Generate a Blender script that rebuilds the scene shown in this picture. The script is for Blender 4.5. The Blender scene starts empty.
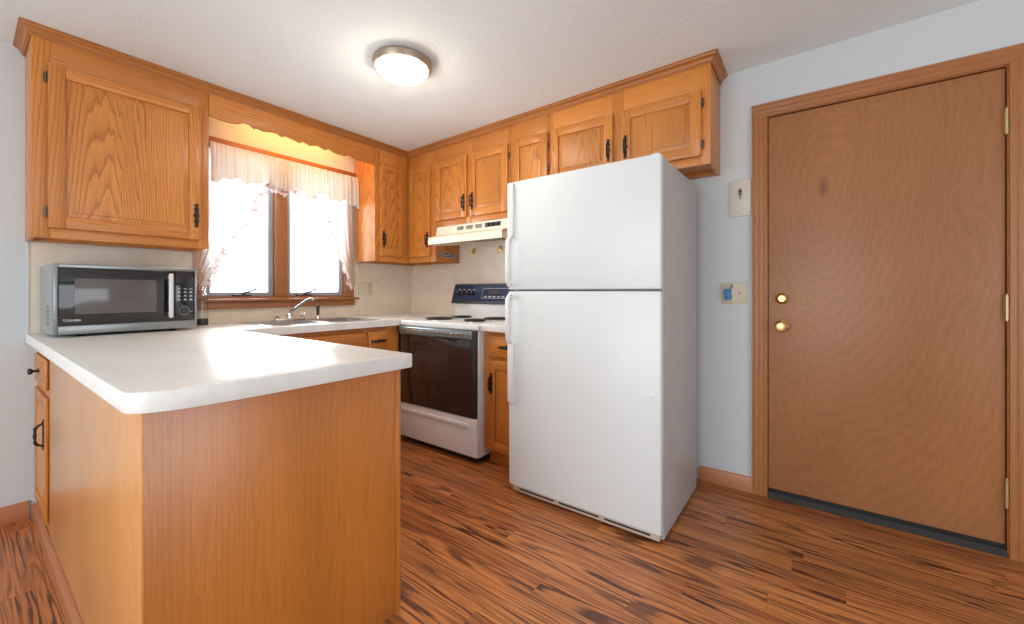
import bpy, bmesh, math, random
from mathutils import Vector, Matrix
random.seed(7)
PI = math.pi
S = bpy.context.scene
COL = S.collection

# ------------------------------------------------------------------ camera
cam_d = bpy.data.cameras.new('camera')
cam = bpy.data.objects.new('camera', cam_d); COL.objects.link(cam)
cam.location = (-2.639, -3.139, 1.123)
cam.rotation_euler = (PI/2, 0, math.radians(-53.653))
cam_d.sensor_fit = 'HORIZONTAL'; cam_d.sensor_width = 36
cam_d.lens = 408.693/1024*36
cam_d.shift_x = (512-511.351)/1024
cam_d.shift_y = (291.56-312)/1024
cam_d.clip_start = .02
S.camera = cam

# ------------------------------------------------------------------ world, exposure
W = bpy.data.worlds.new('world'); S.world = W; W.use_nodes = True
wb = W.node_tree.nodes['Background']
wb.inputs[0].default_value = (.86, .94, 1, 1)
wb.inputs[1].default_value = 2.6
S.view_settings.view_transform = 'Standard'
S.view_settings.look = 'None'
S.view_settings.exposure = 0.16
S.view_settings.gamma = 1
S.view_settings.use_curve_mapping = False

def area_light(name, loc, rot, sx, sy, power, color):
    l = bpy.data.lights.new(name, 'AREA'); l.shape = 'RECTANGLE'; l.size = sx; l.size_y = sy
    l.energy = power; l.color = color
    o = bpy.data.objects.new(name, l); o.location = loc; o.rotation_euler = rot
    COL.objects.link(o); return o
# area lamps added at the unseen left and rear openings, tilted up to brighten the ceiling
area_light('added_daylight_left', (-5.35, -2.3, 1.15), (0, -PI/2-.45, 0), 2.0, 2.6, 46, (.92, .97, .985))
area_light('added_daylight_rear', (-2.7, -6.15, 1.15), (PI/2+.35, 0, 0), 2.4, 2.0, 9, (.97, .97, 1))
area_light('daylight_kitchen_window', (-1.2, .30, 1.56), (-PI/2-.12, 0, 0), 1.0, 1.0, 46, (.95, .98, 1))

# ------------------------------------------------------------------ materials
def new_mat(name):
    m = bpy.data.materials.new(name); m.use_nodes = True
    nt = m.node_tree; b = nt.nodes['Principled BSDF']
    return m, nt, b
def plain(name, col, rough=.5, metal=0., coat=0., spec=.5, **k):
    m, nt, b = new_mat(name)
    b.inputs['Base Color'].default_value = (*col, 1)
    b.inputs['Roughness'].default_value = rough
    b.inputs['Metallic'].default_value = metal
    b.inputs['Coat Weight'].default_value = coat
    b.inputs['Specular IOR Level'].default_value = spec
    return m
def N(nt, t, **k):
    n = nt.nodes.new(t)
    for a, v in k.items(): setattr(n, a, v)
    return n
def L(nt, a, b): nt.links.new(a, b)
def math_n(nt, op, a, b=None):
    n = N(nt, 'ShaderNodeMath', operation=op)
    for i, v in enumerate((a, b)):
        if v is None: continue
        if isinstance(v, (int, float)): n.inputs[i].default_value = v
        else: L(nt, v, n.inputs[i])
    return n.outputs[0]
def ramp(nt, fac, stops, interp='LINEAR'):
    r = N(nt, 'ShaderNodeValToRGB'); cr = r.color_ramp; cr.interpolation = interp
    while len(cr.elements) < len(stops): cr.elements.new(.5)
    for e, (p, c) in zip(cr.elements, stops):
        e.position = p; e.color = (*c, 1) if len(c) == 3 else c
    L(nt, fac, r.inputs[0]); return r.outputs[0]
def mixc(nt, fac, a, b, mode='MIX'):
    n = N(nt, 'ShaderNodeMix', data_type='RGBA', blend_type=mode)
    if isinstance(fac, (int, float)): n.inputs[0].default_value = fac
    else: L(nt, fac, n.inputs[0])
    for i, v in ((6, a), (7, b)):
        if isinstance(v, tuple): n.inputs[i].default_value = (*v, 1)
        else: L(nt, v, n.inputs[i])
    return n.outputs[2]
def comb(nt, x, y, z):
    n = N(nt, 'ShaderNodeCombineXYZ')
    for i, v in enumerate((x, y, z)):
        if isinstance(v, (int, float)): n.inputs[i].default_value = v
        else: L(nt, v, n.inputs[i])
    return n.outputs[0]
def noise(nt, vec, scale, detail=3, rough=.5, dist=0.):
    n = N(nt, 'ShaderNodeTexNoise'); n.inputs['Scale'].default_value = scale
    n.inputs['Detail'].default_value = detail; n.inputs['Roughness'].default_value = rough
    n.inputs['Distortion'].default_value = dist
    L(nt, vec, n.inputs['Vector']); return n.outputs['Fac']
def bump(nt, b, h, strength, dist):
    n = N(nt, 'ShaderNodeBump'); n.inputs['Strength'].default_value = strength
    n.inputs['Distance'].default_value = dist
    L(nt, h, n.inputs['Height']); L(nt, n.outputs[0], b.inputs['Normal'])

def wood(name, grain, light, dark, rough=.38, period=.012, contrast=.6, stretch=.08, pores=.35, coat=.15, spread=.5, rnd=True, warp=.075):
    """Plain-sawn board: stretched rings (cathedral figure) + fine pores, grain along local x, y or z."""
    m, nt, b = new_mat(name)
    tc = N(nt, 'ShaderNodeTexCoord'); sp = N(nt, 'ShaderNodeSeparateXYZ'); L(nt, tc.outputs['Object'], sp.inputs[0])
    oi = N(nt, 'ShaderNodeObjectInfo'); r = oi.outputs['Random']
    X, Y, Z = sp.outputs
    if grain == 'z': g, c1, c2 = Z, X, Y
    elif grain == 'x': g, c1, c2 = X, Z, Y
    else: g, c1, c2 = Y, X, Z
    cross = math_n(nt, 'ADD', c1, math_n(nt, 'MULTIPLY', c2, .63))
    rr = math_n(nt, 'MULTIPLY', math_n(nt, 'SUBTRACT', r, .5), spread) if rnd else 0.0
    cr = math_n(nt, 'ADD', cross, rr)
    al = math_n(nt, 'ADD', math_n(nt, 'MULTIPLY', g, stretch), math_n(nt, 'MULTIPLY', r, .09) if rnd else .04)
    base = comb(nt, cr, al, math_n(nt, 'MULTIPLY', r, 9) if rnd else 0.0)
    wv = noise(nt, base, 9, 2)
    wv2 = noise(nt, base, 45, 2)
    off = math_n(nt, 'ADD', math_n(nt, 'MULTIPLY', math_n(nt, 'SUBTRACT', wv, .5), warp), math_n(nt, 'MULTIPLY', math_n(nt, 'SUBTRACT', wv2, .5), .016))
    v2 = comb(nt, math_n(nt, 'ADD', cr, off), math_n(nt, 'ADD', al, math_n(nt, 'MULTIPLY', off, .6)), 0.0)
    w = N(nt, 'ShaderNodeTexWave', wave_type='RINGS', rings_direction='Z', wave_profile='SAW')
    w.inputs['Scale'].default_value = .314/period
    w.inputs['Distortion'].default_value = .6; w.inputs['Detail'].default_value = 2
    w.inputs['Detail Scale'].default_value = 3
    L(nt, v2, w.inputs['Vector'])
    ring = ramp(nt, w.outputs['Fac'], [(0, (1, 1, 1)), (.10, (.85, .85, .85)), (.34, (.22, .22, .22)), (.8, (0, 0, 0)), (.93, (.05, .05, .05)), (1, (.9, .9, .9))])
    pv = comb(nt, math_n(nt, 'MULTIPLY', cr, 420), math_n(nt, 'MULTIPLY', g, 9), math_n(nt, 'MULTIPLY', r, 50))
    po = noise(nt, pv, 1, 2, .6)
    por = ramp(nt, po, [(.5, (0, 0, 0)), (.68, (1, 1, 1))])
    fac = math_n(nt, 'MULTIPLY', ring, contrast)
    c = mixc(nt, fac, light, dark)
    c = mixc(nt, math_n(nt, 'MULTIPLY', por, pores), c, tuple(x*.8 for x in dark))
    tone = noise(nt, base, 4, 1)
    tn = ramp(nt, tone, [(.3, (.86, .85, .84)), (.7, (1.1, 1.1, 1.1))])
    c = mixc(nt, 1.0, c, tn, 'MULTIPLY')
    if rnd:
        rt = ramp(nt, r, [(0, (.93, .92, .9)), (1, (1.06, 1.06, 1.06))])
        c = mixc(nt, 1.0, c, rt, 'MULTIPLY')
    L(nt, c, b.inputs['Base Color'])
    b.inputs['Roughness'].default_value = rough; b.inputs['Coat Weight'].default_value = coat
    b.inputs['Coat Roughness'].default_value = .30 if coat >= 1 else .25
    bump(nt, b, math_n(nt, 'ADD', math_n(nt, 'MULTIPLY', por, -1), math_n(nt, 'MULTIPLY', ring, -.5)), .02 if coat >= 1 else .12, .0006)
    return m
OL, OD = (.655, .248, .048), (.35, .097, .013)
OAKV = wood('oak_vertical_grain', 'z', OL, OD)
OAKH = wood('oak_horizontal_grain', 'x', OL, OD)
OAKP = wood('oak_panel_figure', 'z', (.67, .262, .052), (.35, .097, .013), period=.0095, contrast=.75, stretch=.055, spread=.16)
OAKD = wood('oak_depth_grain', 'y', OL, OD)
VENEER = wood('oak_veneer_panel', 'z', (.58, .200, .028), (.38, .112, .012), period=.019, contrast=.34, stretch=.09, pores=.3, coat=1.0, spread=.12, warp=.24)
VENEER_SHEEN = wood('oak_veneer_painted_sheen', 'z', (.70, .33, .095), (.48, .19, .045), period=.019, contrast=.34, stretch=.09, pores=.3, coat=1.0, spread=.12, warp=.24)  # lighter copy of the veneer, the side panel's reflected sheen put into the colour
TRIMW = wood('stained_casing_wood', 'z', (.43, .170, .050), (.27, .090, .028), rough=.42, contrast=.4)
TRIMH = wood('stained_casing_wood_horizontal', 'x', (.41, .155, .050), (.26, .085, .028), rough=.42, contrast=.4)
BASEW = wood('baseboard_wood', 'x', (.46, .165, .060), (.30, .09, .032), rough=.42, contrast=.4)

def door_mat():
    m, nt, b = new_mat('lauan_door_veneer')
    tc = N(nt, 'ShaderNodeTexCoord'); sp = N(nt, 'ShaderNodeSeparateXYZ'); L(nt, tc.outputs['Object'], sp.inputs[0])
    X, Y, Z = sp.outputs
    # knot centre in slab coordinates
    dx = math_n(nt, 'SUBTRACT', X, .24); dz = math_n(nt, 'MULTIPLY', math_n(nt, 'SUBTRACT', Z, 1.66), .42)
    v0 = comb(nt, dx, dz, 0.0)
    wv = noise(nt, v0, 3.2, 3)
    wv2 = noise(nt, v0, 14, 2)
    off = math_n(nt, 'ADD', math_n(nt, 'MULTIPLY', math_n(nt, 'SUBTRACT', wv, .5), .38), math_n(nt, 'MULTIPLY', math_n(nt, 'SUBTRACT', wv2, .5), .06))
    rad = math_n(nt, 'POWER', math_n(nt, 'ADD', math_n(nt, 'MULTIPLY', dx, dx), math_n(nt, 'MULTIPLY', dz, dz)), .5)
    off = math_n(nt, 'MULTIPLY', off, math_n(nt, 'MINIMUM', math_n(nt, 'MULTIPLY', rad, 5), 1))
    v = comb(nt, math_n(nt, 'ADD', dx, off), math_n(nt, 'ADD', dz, math_n(nt, 'MULTIPLY', off, .7)), 0.0)
    w = N(nt, 'ShaderNodeTexWave', wave_type='RINGS', rings_direction='Z', wave_profile='SIN')
    w.inputs['Scale'].default_value = 11; w.inputs['Distortion'].default_value = 2.5; w.inputs['Detail'].default_value = 4
    w.inputs['Detail Scale'].default_value = 2
    L(nt, v, w.inputs['Vector'])
    pv = comb(nt, math_n(nt, 'MULTIPLY', math_n(nt, 'ADD', X, math_n(nt, 'MULTIPLY', off, .5)), 260), 0.0, math_n(nt, 'MULTIPLY', Z, 7))
    po = noise(nt, pv, 1, 2, .6)
    c = mixc(nt, math_n(nt, 'MULTIPLY', w.outputs['Fac'], .30), (.40, .170, .068), (.285, .110, .045))
    c = mixc(nt, math_n(nt, 'MULTIPLY', ramp(nt, po, [(.45, (0, 0, 0)), (.7, (1, 1, 1))]), .35), c, (.22, .088, .04))
    big = noise(nt, comb(nt, X, 0.0, math_n(nt, 'MULTIPLY', Z, .5)), 2.2, 2)
    c = mixc(nt, 1.0, c, ramp(nt, big, [(.3, (.9, .87, .84)), (.7, (1.08, 1.08, 1.05))]), 'MULTIPLY')
    kn = ramp(nt, rad, [(0, (1, 1, 1)), (.012, (.5, .5, .5)), (.03, (0, 0, 0))])
    c = mixc(nt, math_n(nt, 'MULTIPLY', kn, .8), c, (.14, .045, .02))
    L(nt, c, b.inputs['Base Color']); b.inputs['Roughness'].default_value = .42
    return m
DOORV = door_mat()

def floor_mat():
    m, nt, b = new_mat('tigerwood_strip_flooring')
    tc = N(nt, 'ShaderNodeTexCoord'); sp = N(nt, 'ShaderNodeSeparateXYZ'); L(nt, tc.outputs['Object'], sp.inputs[0])
    X, Y, Z = sp.outputs
    PW, PL = .101, 1.22
    xs = math_n(nt, 'DIVIDE', math_n(nt, 'ADD', X, .042), PW)
    row = math_n(nt, 'FLOOR', xs); fx = math_n(nt, 'FRACT', xs)
    wr = N(nt, 'ShaderNodeTexWhiteNoise', noise_dimensions='1D'); L(nt, row, wr.inputs['W'])
    ys = math_n(nt, 'ADD', math_n(nt, 'DIVIDE', Y, PL), wr.outputs['Value'])
    colm = math_n(nt, 'FLOOR', ys); fy = math_n(nt, 'FRACT', ys)
    wn = N(nt, 'ShaderNodeTexWhiteNoise', noise_dimensions='2D'); L(nt, comb(nt, row, colm, 0.0), wn.inputs['Vector'])
    sr = N(nt, 'ShaderNodeSeparateColor'); L(nt, wn.outputs['Color'], sr.inputs[0])
    r1, r2, r3 = sr.outputs
    cx = math_n(nt, 'ADD', math_n(nt, 'MULTIPLY', math_n(nt, 'SUBTRACT', fx, .5), PW), math_n(nt, 'MULTIPLY', math_n(nt, 'SUBTRACT', r1, .5), .14))
    al = math_n(nt, 'ADD', math_n(nt, 'MULTIPLY', Y, .048), math_n(nt, 'MULTIPLY', r2, 7))
    base = comb(nt, cx, al, math_n(nt, 'MULTIPLY', r3, 30))
    wv = noise(nt, base, 11, 3); wv2 = noise(nt, base, 50, 2)
    off = math_n(nt, 'ADD', math_n(nt, 'MULTIPLY', math_n(nt, 'SUBTRACT', wv, .5), .20), math_n(nt, 'MULTIPLY', math_n(nt, 'SUBTRACT', wv2, .5), .022))
    alc = math_n(nt, 'SUBTRACT', math_n(nt, 'MULTIPLY', fy, .048*PL), math_n(nt, 'MULTIPLY', r2, .06))
    v2 = comb(nt, math_n(nt, 'ADD', cx, off), alc, 0.0)
    w = N(nt, 'ShaderNodeTexWave', wave_type='RINGS', rings_direction='Z', wave_profile='SIN')
    w.inputs['Scale'].default_value = 20; w.inputs['Distortion'].default_value = 1.0; w.inputs['Detail'].default_value = 2
    L(nt, v2, w.inputs['Vector'])
    line = ramp(nt, w.outputs['Fac'], [(0, (0, 0, 0)), (.42, (.08, .08, .08)), (.70, (.45, .45, .45)), (.90, (1, 1, 1))])
    amt = noise(nt, comb(nt, math_n(nt, 'ADD', cx, math_n(nt, 'MULTIPLY', off, 1.0)), math_n(nt, 'MULTIPLY', al, 1.3), math_n(nt, 'MULTIPLY', r3, 11)), 18, 3)
    am = ramp(nt, amt, [(.36, (.22, .22, .22)), (.56, (1, 1, 1))])
    c = mixc(nt, r3, (.66, .236, .066), (.48, .155, .045))
    c = mixc(nt, math_n(nt, 'MULTIPLY', ramp(nt, noise(nt, base, 30, 3), [(.35, (0, 0, 0)), (.7, (1, 1, 1))]), .5), c, (.66, .28, .10))
    c = mixc(nt, math_n(nt, 'MULTIPLY', math_n(nt, 'MULTIPLY', line, am), .92), c, (.075, .022, .016))
    blot = ramp(nt, noise(nt, comb(nt, math_n(nt, 'ADD', cx, math_n(nt, 'MULTIPLY', off, .8)), math_n(nt, 'MULTIPLY', al, 1.0), math_n(nt, 'MULTIPLY', r1, 17)), 26, 2), [(.63, (0, 0, 0)), (.72, (1, 1, 1))])
    c = mixc(nt, math_n(nt, 'MULTIPLY', blot, .4), c, (.10, .032, .022))
    sv = comb(nt, math_n(nt, 'MULTIPLY', math_n(nt, 'ADD', cx, math_n(nt, 'MULTIPLY', off, .9)), 70), math_n(nt, 'ADD', math_n(nt, 'MULTIPLY', Y, 1.5), math_n(nt, 'MULTIPLY', r2, 40)), math_n(nt, 'MULTIPLY', r3, 9))
    stk = ramp(nt, noise(nt, sv, 1, 3, .55), [(.50, (0, 0, 0)), (.66, (1, 1, 1))])
    c = mixc(nt, math_n(nt, 'MULTIPLY', stk, .5), c, (.15, .045, .026))
    fv = comb(nt, math_n(nt, 'MULTIPLY', X, 380), math_n(nt, 'MULTIPLY', Y, 7), r3)
    fib = ramp(nt, noise(nt, fv, 1, 2), [(.42, (.82, .80, .78)), (.65, (1.06, 1.06, 1.06))])
    c = mixc(nt, 1.0, c, fib, 'MULTIPLY')
    ex = math_n(nt, 'LESS_THAN', math_n(nt, 'MINIMUM', fx, math_n(nt, 'SUBTRACT', 1.0, fx)), .008)
    ey = math_n(nt, 'LESS_THAN', math_n(nt, 'MINIMUM', fy, math_n(nt, 'SUBTRACT', 1.0, fy)), .0009)
    c = mixc(nt, math_n(nt, 'MULTIPLY', math_n(nt, 'MAXIMUM', ex, ey), .35), c, (.09, .03, .02))
    L(nt, c, b.inputs['Base Color'])
    b.inputs['Roughness'].default_value = .34
    bump(nt, b, noise(nt, fv, 1, 2), .05, .001)
    return m
FLOORM = floor_mat()

def popcorn():
    m, nt, b = new_mat('textured_ceiling_paint')
    b.inputs['Base Color'].default_value = (.82, .87, .885, 1); b.inputs['Roughness'].default_value = .9
    tc = N(nt, 'ShaderNodeTexCoord')
    a = noise(nt, tc.outputs['Object'], 85, 3, .6); c = noise(nt, tc.outputs['Object'], 240, 2)
    bump(nt, b, math_n(nt, 'ADD', a, math_n(nt, 'MULTIPLY', c, .5)), .5, .006)
    return m
CEIL = popcorn()
def wall_paint():
    m, nt, b = new_mat('pale_grey_wall_paint')
    tc = N(nt, 'ShaderNodeTexCoord')
    a = noise(nt, tc.outputs['Object'], 150, 2)
    b.inputs['Base Color'].default_value = (.60, .635, .65, 1); b.inputs['Roughness'].default_value = .75
    bump(nt, b, a, .08, .001); return m
WALL = wall_paint()
def laminate(name, a, c, rough, stretch=(1, 1, 1), scale=6, spec=.5, coat=0):
    m, nt, b = new_mat(name)
    tc = N(nt, 'ShaderNodeTexCoord'); mp = N(nt, 'ShaderNodeMapping'); mp.inputs['Scale'].default_value = stretch
    L(nt, tc.outputs['Object'], mp.inputs[0])
    n1 = noise(nt, mp.outputs[0], scale, 5, .6, .6); n2 = noise(nt, mp.outputs[0], scale*9, 3, .6)
    f = math_n(nt, 'ADD', math_n(nt, 'MULTIPLY', n1, .7), math_n(nt, 'MULTIPLY', n2, .3))
    L(nt, ramp(nt, f, [(.36, c), (.6, a)]), b.inputs['Base Color'])
    b.inputs['Roughness'].default_value = rough; b.inputs['Specular IOR Level'].default_value = spec
    b.inputs['Coat Weight'].default_value = coat
    return m
COUNTER = laminate('counter_laminate', (.86, .865, .85), (.77, .765, .735), .3, (1.6, .55, 1), 5)
SPLASH = laminate('backsplash_laminate', (.78, .68, .56), (.70, .60, .48), .4, (1, 1, 1), 9)

def fridge_white():
    m, nt, b = new_mat('white_pebbled_enamel')
    b.inputs['Base Color'].default_value = (.73, .775, .79, 1); b.inputs['Roughness'].default_value = .33
    tc = N(nt, 'ShaderNodeTexCoord')
    bump(nt, b, noise(nt, tc.outputs['Object'], 260, 2), .12, .0012); return m
FRIDGE = fridge_white()
FRIDGESIDE = laminate('white_textured_side_painted_shade', (.50, .49, .49), (.43, .42, .42), .36, (6, 6, 1.2), 6)  # textured fridge body, greyed so the shade on its side is in the colour
WHITE = plain('white_enamel', (.80, .80, .80), .22)
WPLAST = plain('white_plastic', (.80, .81, .82), .35)
CREAM = plain('almond_enamel', (.88, .80, .64), .35)
IVORY = plain('ivory_plastic', (.60, .53, .38), .4)
PALECARD = plain('pale_cream_plate', (.66, .61, .53), .5)
BEIGE = plain('beige_plastic', (.55, .47, .38), .5)
BLACKG = plain('black_glass', (.012, .011, .012), .06, coat=.5)
BROWNG = plain('smoked_oven_glass', (.036, .022, .019), .05, coat=.3)
PANELG = plain('control_panel_glass', (.016, .035, .085), .12)
BLACK = plain('black_plastic', (.02, .02, .022), .4)
DKGREY = plain('dark_grey_metal', (.06, .065, .07), .4, .6)
THRESH = plain('dark_threshold_metal', (.034, .030, .029), .75, .1)
RUBBER = plain('black_rubber', (.015, .015, .016), .8)
CHROME = plain('chrome', (.75, .76, .78), .12, 1.)
STEEL = plain('brushed_steel', (.32, .34, .345), .34, .9)
STEELB = plain('sink_steel', (.45, .47, .49), .28, 1.)
SILVER = plain('satin_silver', (.72, .73, .74), .4, .35)
MWGREY = plain('microwave_grey_paint', (.36, .385, .39), .4, .3)
BRASS = plain('polished_brass', (.74, .52, .20), .3, 1.)
HBRASS = plain('aged_brass_hinge', (.55, .42, .24), .4, .9)
BRONZE = plain('dark_bronze_hardware', (.045, .038, .032), .42, .7)
ANTIQ = plain('antique_bronze_hinge', (.12, .10, .075), .45, .6)
PEWTER = plain('pewter', (.56, .53, .49), .4, .5)
SASHG = plain('grey_sash_paint', (.34, .37, .42), .45)
BLUE = plain('blue_plastic', (.01, .16, .42), .35)
TEAL = plain('tinted_vent_trim', (.26, .34, .36), .2, .6)
LIGHTPRINT = plain('light_grey_print', (.55, .58, .62), .5)
SILVERP = plain('pale_print', (.7, .72, .74), .5)
GASKET = plain('grey_gasket', (.28, .29, .30), .6)
TINT = plain('oven_window_tint', (.05, .032, .028), .08, coat=.3)
MWWIN = plain('microwave_window_mesh', (.10, .085, .085), .12, coat=.4)
DARKHOOD = plain('hood_underside', (.30, .29, .27), .5)

def glass_mat(name, col=(1, 1, 1), rough=0., ior=1.45):
    m, nt, b = new_mat(name)
    b.inputs['Base Color'].default_value = (*col, 1); b.inputs['Transmission Weight'].default_value = 1
    b.inputs['Roughness'].default_value = rough; b.inputs['IOR'].default_value = ior
    return m
GLASS = glass_mat('clear_glass')
def pane_mat():
    m = bpy.data.materials.new('window_pane_glass'); m.use_nodes = True; nt = m.node_tree
    nt.nodes.clear(); o = N(nt, 'ShaderNodeOutputMaterial'); t = N(nt, 'ShaderNodeBsdfTransparent'); g = N(nt, 'ShaderNodeBsdfGlossy')
    g.inputs['Roughness'].default_value = .02
    f = N(nt, 'ShaderNodeFresnel'); f.inputs[0].default_value = 1.45
    mx = N(nt, 'ShaderNodeMixShader'); L(nt, f.outputs[0], mx.inputs[0]); L(nt, t.outputs[0], mx.inputs[1]); L(nt, g.outputs[0], mx.inputs[2])
    L(nt, mx.outputs[0], o.inputs[0]); return m
PANE = pane_mat()
def sheer(name, col, transp, flor=None, tl=.35):
    m = bpy.data.materials.new(name); m.use_nodes = True; nt = m.node_tree; nt.nodes.clear()
    o = N(nt, 'ShaderNodeOutputMaterial'); d = N(nt, 'ShaderNodeBsdfDiffuse'); tln = N(nt, 'ShaderNodeBsdfTranslucent'); tr = N(nt, 'ShaderNodeBsdfTransparent')
    if flor:
        tc = N(nt, 'ShaderNodeTexCoord')
        f = ramp(nt, noise(nt, tc.outputs['Object'], 34, 2), [(.52, (0, 0, 0)), (.62, (1, 1, 1))])
        c = mixc(nt, f, col, flor)
        L(nt, c, d.inputs[0]); L(nt, c, tln.inputs[0])
    else:
        d.inputs[0].default_value = (*col, 1); tln.inputs[0].default_value = (*col, 1)
    a = N(nt, 'ShaderNodeMixShader'); a.inputs[0].default_value = tl; L(nt, d.outputs[0], a.inputs[1]); L(nt, tln.outputs[0], a.inputs[2])
    b2 = N(nt, 'ShaderNodeMixShader'); b2.inputs[0].default_value = transp; L(nt, a.outputs[0], b2.inputs[1]); L(nt, tr.outputs[0], b2.inputs[2])
    L(nt, b2.outputs[0], o.inputs[0]); return m
SHEER = sheer('sheer_cream_voile', (.84, .81, .77), .5, tl=.7)
LINED = sheer('lined_cream_cloth', (.70, .66, .60), .02, tl=.10)
RUFFLE = sheer('floral_ruffle_voile', (.66, .60, .56), .03, (.45, .26, .25), tl=.22)
def glow(name, col, s):
    m, nt, b = new_mat(name)
    b.inputs['Base Color'].default_value = (.9, .9, .88, 1)
    b.inputs['Emission Color'].default_value = (*col, 1); b.inputs['Emission Strength'].default_value = s
    return m
DOME = glow('lit_opal_glass', (1, .86, .66), 40)
BULB = glow('lit_warm_tube', (1, .49, .11), 22)
NICKEL = plain('brushed_nickel', (.36, .28, .21), .4, .8)

# ------------------------------------------------------------------ mesh helpers
class MB:
    def __init__(s): s.bm = bmesh.new()
    def _add(s, t, mi):
        for f in t.faces: f.material_index = mi
        me = bpy.data.meshes.new('t'); t.to_mesh(me); t.free(); s.bm.from_mesh(me); bpy.data.meshes.remove(me)
    def box(s, x0, x1, y0, y1, z0, z1, bev=0., mi=0, seg=2):
        t = bmesh.new(); bmesh.ops.create_cube(t, size=1)
        sx, sy, sz = abs(x1-x0), abs(y1-y0), abs(z1-z0)
        for v in t.verts: v.co = Vector(((x0+x1)/2+v.co.x*sx, (y0+y1)/2+v.co.y*sy, (z0+z1)/2+v.co.z*sz))
        bev = min(bev, .45*min(sx, sy, sz))
        if bev > 0: bmesh.ops.bevel(t, geom=list(t.edges), offset=bev, segments=seg, profile=.5, affect='EDGES')
        s._add(t, mi); return s
    def prism(s, poly, axis, a, b, mi=0, bev=0.):
        """poly: 2-D outline; axis: 'x','y','z' extrusion axis from a to b."""
        t = bmesh.new()
        def P(p, h):
            u, v = p
            return {'x': (h, u, v), 'y': (u, h, v), 'z': (u, v, h)}[axis]
        lo = [t.verts.new(P(p, a)) for p in poly]; hi = [t.verts.new(P(p, b)) for p in poly]
        n = len(poly)
        f1 = t.faces.new(lo); f2 = t.faces.new(hi)
        for i in range(n): t.faces.new((lo[i], lo[(i+1) % n], hi[(i+1) % n], hi[i]))
        bmesh.ops.recalc_face_normals(t, faces=list(t.faces))
        if bev: bmesh.ops.bevel(t, geom=list(f1.edges)+list(f2.edges), offset=bev, segments=2, profile=.5, affect='EDGES')
        s._add(t, mi); return s
    def lathe(s, prof, origin, axis='z', n=32, mi=0):
        """prof: list of (radius, height)."""
        t = bmesh.new(); rings = []
        def P(r, h, a):
            c, q = r*math.cos(a), r*math.sin(a)
            return Vector(origin)+Vector({'z': (c, q, h), 'x': (h, c, q), 'y': (c, h, q)}[axis])
        for r, h in prof:
            if r < 1e-6: rings.append([t.verts.new(P(0, h, 0))])
            else: rings.append([t.verts.new(P(r, h, 2*PI*i/n)) for i in range(n)])
        for A, B in zip(rings, rings[1:]):
            if len(A) == 1 and len(B) == 1: continue
            for i in range(n):
                j = (i+1) % n
                if len(A) == 1: t.faces.new((A[0], B[i], B[j]))
                elif len(B) == 1: t.faces.new((A[i], A[j], B[0]))
                else: t.faces.new((A[i], A[j], B[j], B[i]))
        if len(rings[0]) > 1: t.faces.new(rings[0])
        if len(rings[-1]) > 1: t.faces.new(rings[-1])
        bmesh.ops.recalc_face_normals(t, faces=list(t.faces))
        s._add(t, mi); return s
    def tube(s, pts, r, n=12, mi=0, closed=False, flat=None):
        t = bmesh.new(); pts = [Vector(p) for p in pts]; m = len(pts); rings = []
        rad = r if isinstance(r, (list, tuple)) else [r]*m
        up = None
        for i, p in enumerate(pts):
            a = pts[(i-1) % m] if (closed or i > 0) else p
            b = pts[(i+1) % m] if (closed or i < m-1) else p
            d = (b-a).normalized()
            if up is None:
                up = Vector((0, 0, 1)) if abs(d.z) < .9 else Vector((1, 0, 0))
            x = d.cross(up).normalized(); y = x.cross(d).normalized(); up = y
            rings.append([t.verts.new(p+rad[i]*(math.cos(2*PI*k/n)*x+math.sin(2*PI*k/n)*y)) for k in range(n)])
        for i in range(m if closed else m-1):
            A, B = rings[i], rings[(i+1) % m]
            for k in range(n): t.faces.new((A[k], A[(k+1) % n], B[(k+1) % n], B[k]))
        if not closed: t.faces.new(rings[0]); t.faces.new(rings[-1])
        bmesh.ops.recalc_face_normals(t, faces=list(t.faces))
        s._add(t, mi); return s
    def grid(s, fn, nu, nv, mi=0):
        t = bmesh.new()
        V = [[t.verts.new(fn(i/nu, j/nv)) for j in range(nv+1)] for i in range(nu+1)]
        for i in range(nu):
            for j in range(nv): t.faces.new((V[i][j], V[i+1][j], V[i+1][j+1], V[i][j+1]))
        s._add(t, mi); return s
    def sphere(s, c, r, mi=0, sc=(1, 1, 1), u=20, v=12):
        t = bmesh.new(); bmesh.ops.create_uvsphere(t, u_segments=u, v_segments=v, radius=r)
        for w in t.verts: w.co = Vector((w.co.x*sc[0], w.co.y*sc[1], w.co.z*sc[2]))+Vector(c)
        s._add(t, mi); return s
    def build(s, name, mats, parent=None, solid=None):
        me = bpy.data.meshes.new(name); s.bm.to_mesh(me); s.bm.free()
        mats = mats if isinstance(mats, (list, tuple)) else [mats]
        for m in mats: me.materials.append(m)
        me.shade_smooth(); me.set_sharp_from_angle(angle=math.radians(38))
        o = bpy.data.objects.new(name, me); COL.objects.link(o)
        if parent: o.parent = parent
        if solid:
            md = o.modifiers.new('thickness', 'SOLIDIFY'); md.thickness = solid; md.offset = 0
        return o
RIGHT = -PI/2      # local x runs to the right along the appliance wall, local -y comes out into the room
def thing(name, label, cat, loc=(0, 0, 0), rz=0., group=None):
    o = bpy.data.objects.new(name, None); COL.objects.link(o); o.empty_display_size = .1
    o.location = loc; o.rotation_euler = (0, 0, rz); o['label'] = label; o['category'] = cat
    if group: o['group'] = group
    return o
def tag(o, label, cat, group=None):
    o['label'] = label; o['category'] = cat
    if group: o['group'] = group
    return o
def struct(o): o['kind'] = 'structure'; return o
def sthing(name, loc=(0, 0, 0), rz=0.):
    o = bpy.data.objects.new(name, None); COL.objects.link(o); o.location = loc; o.rotation_euler = (0, 0, rz); o.empty_display_size = .1
    return struct(o)
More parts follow.
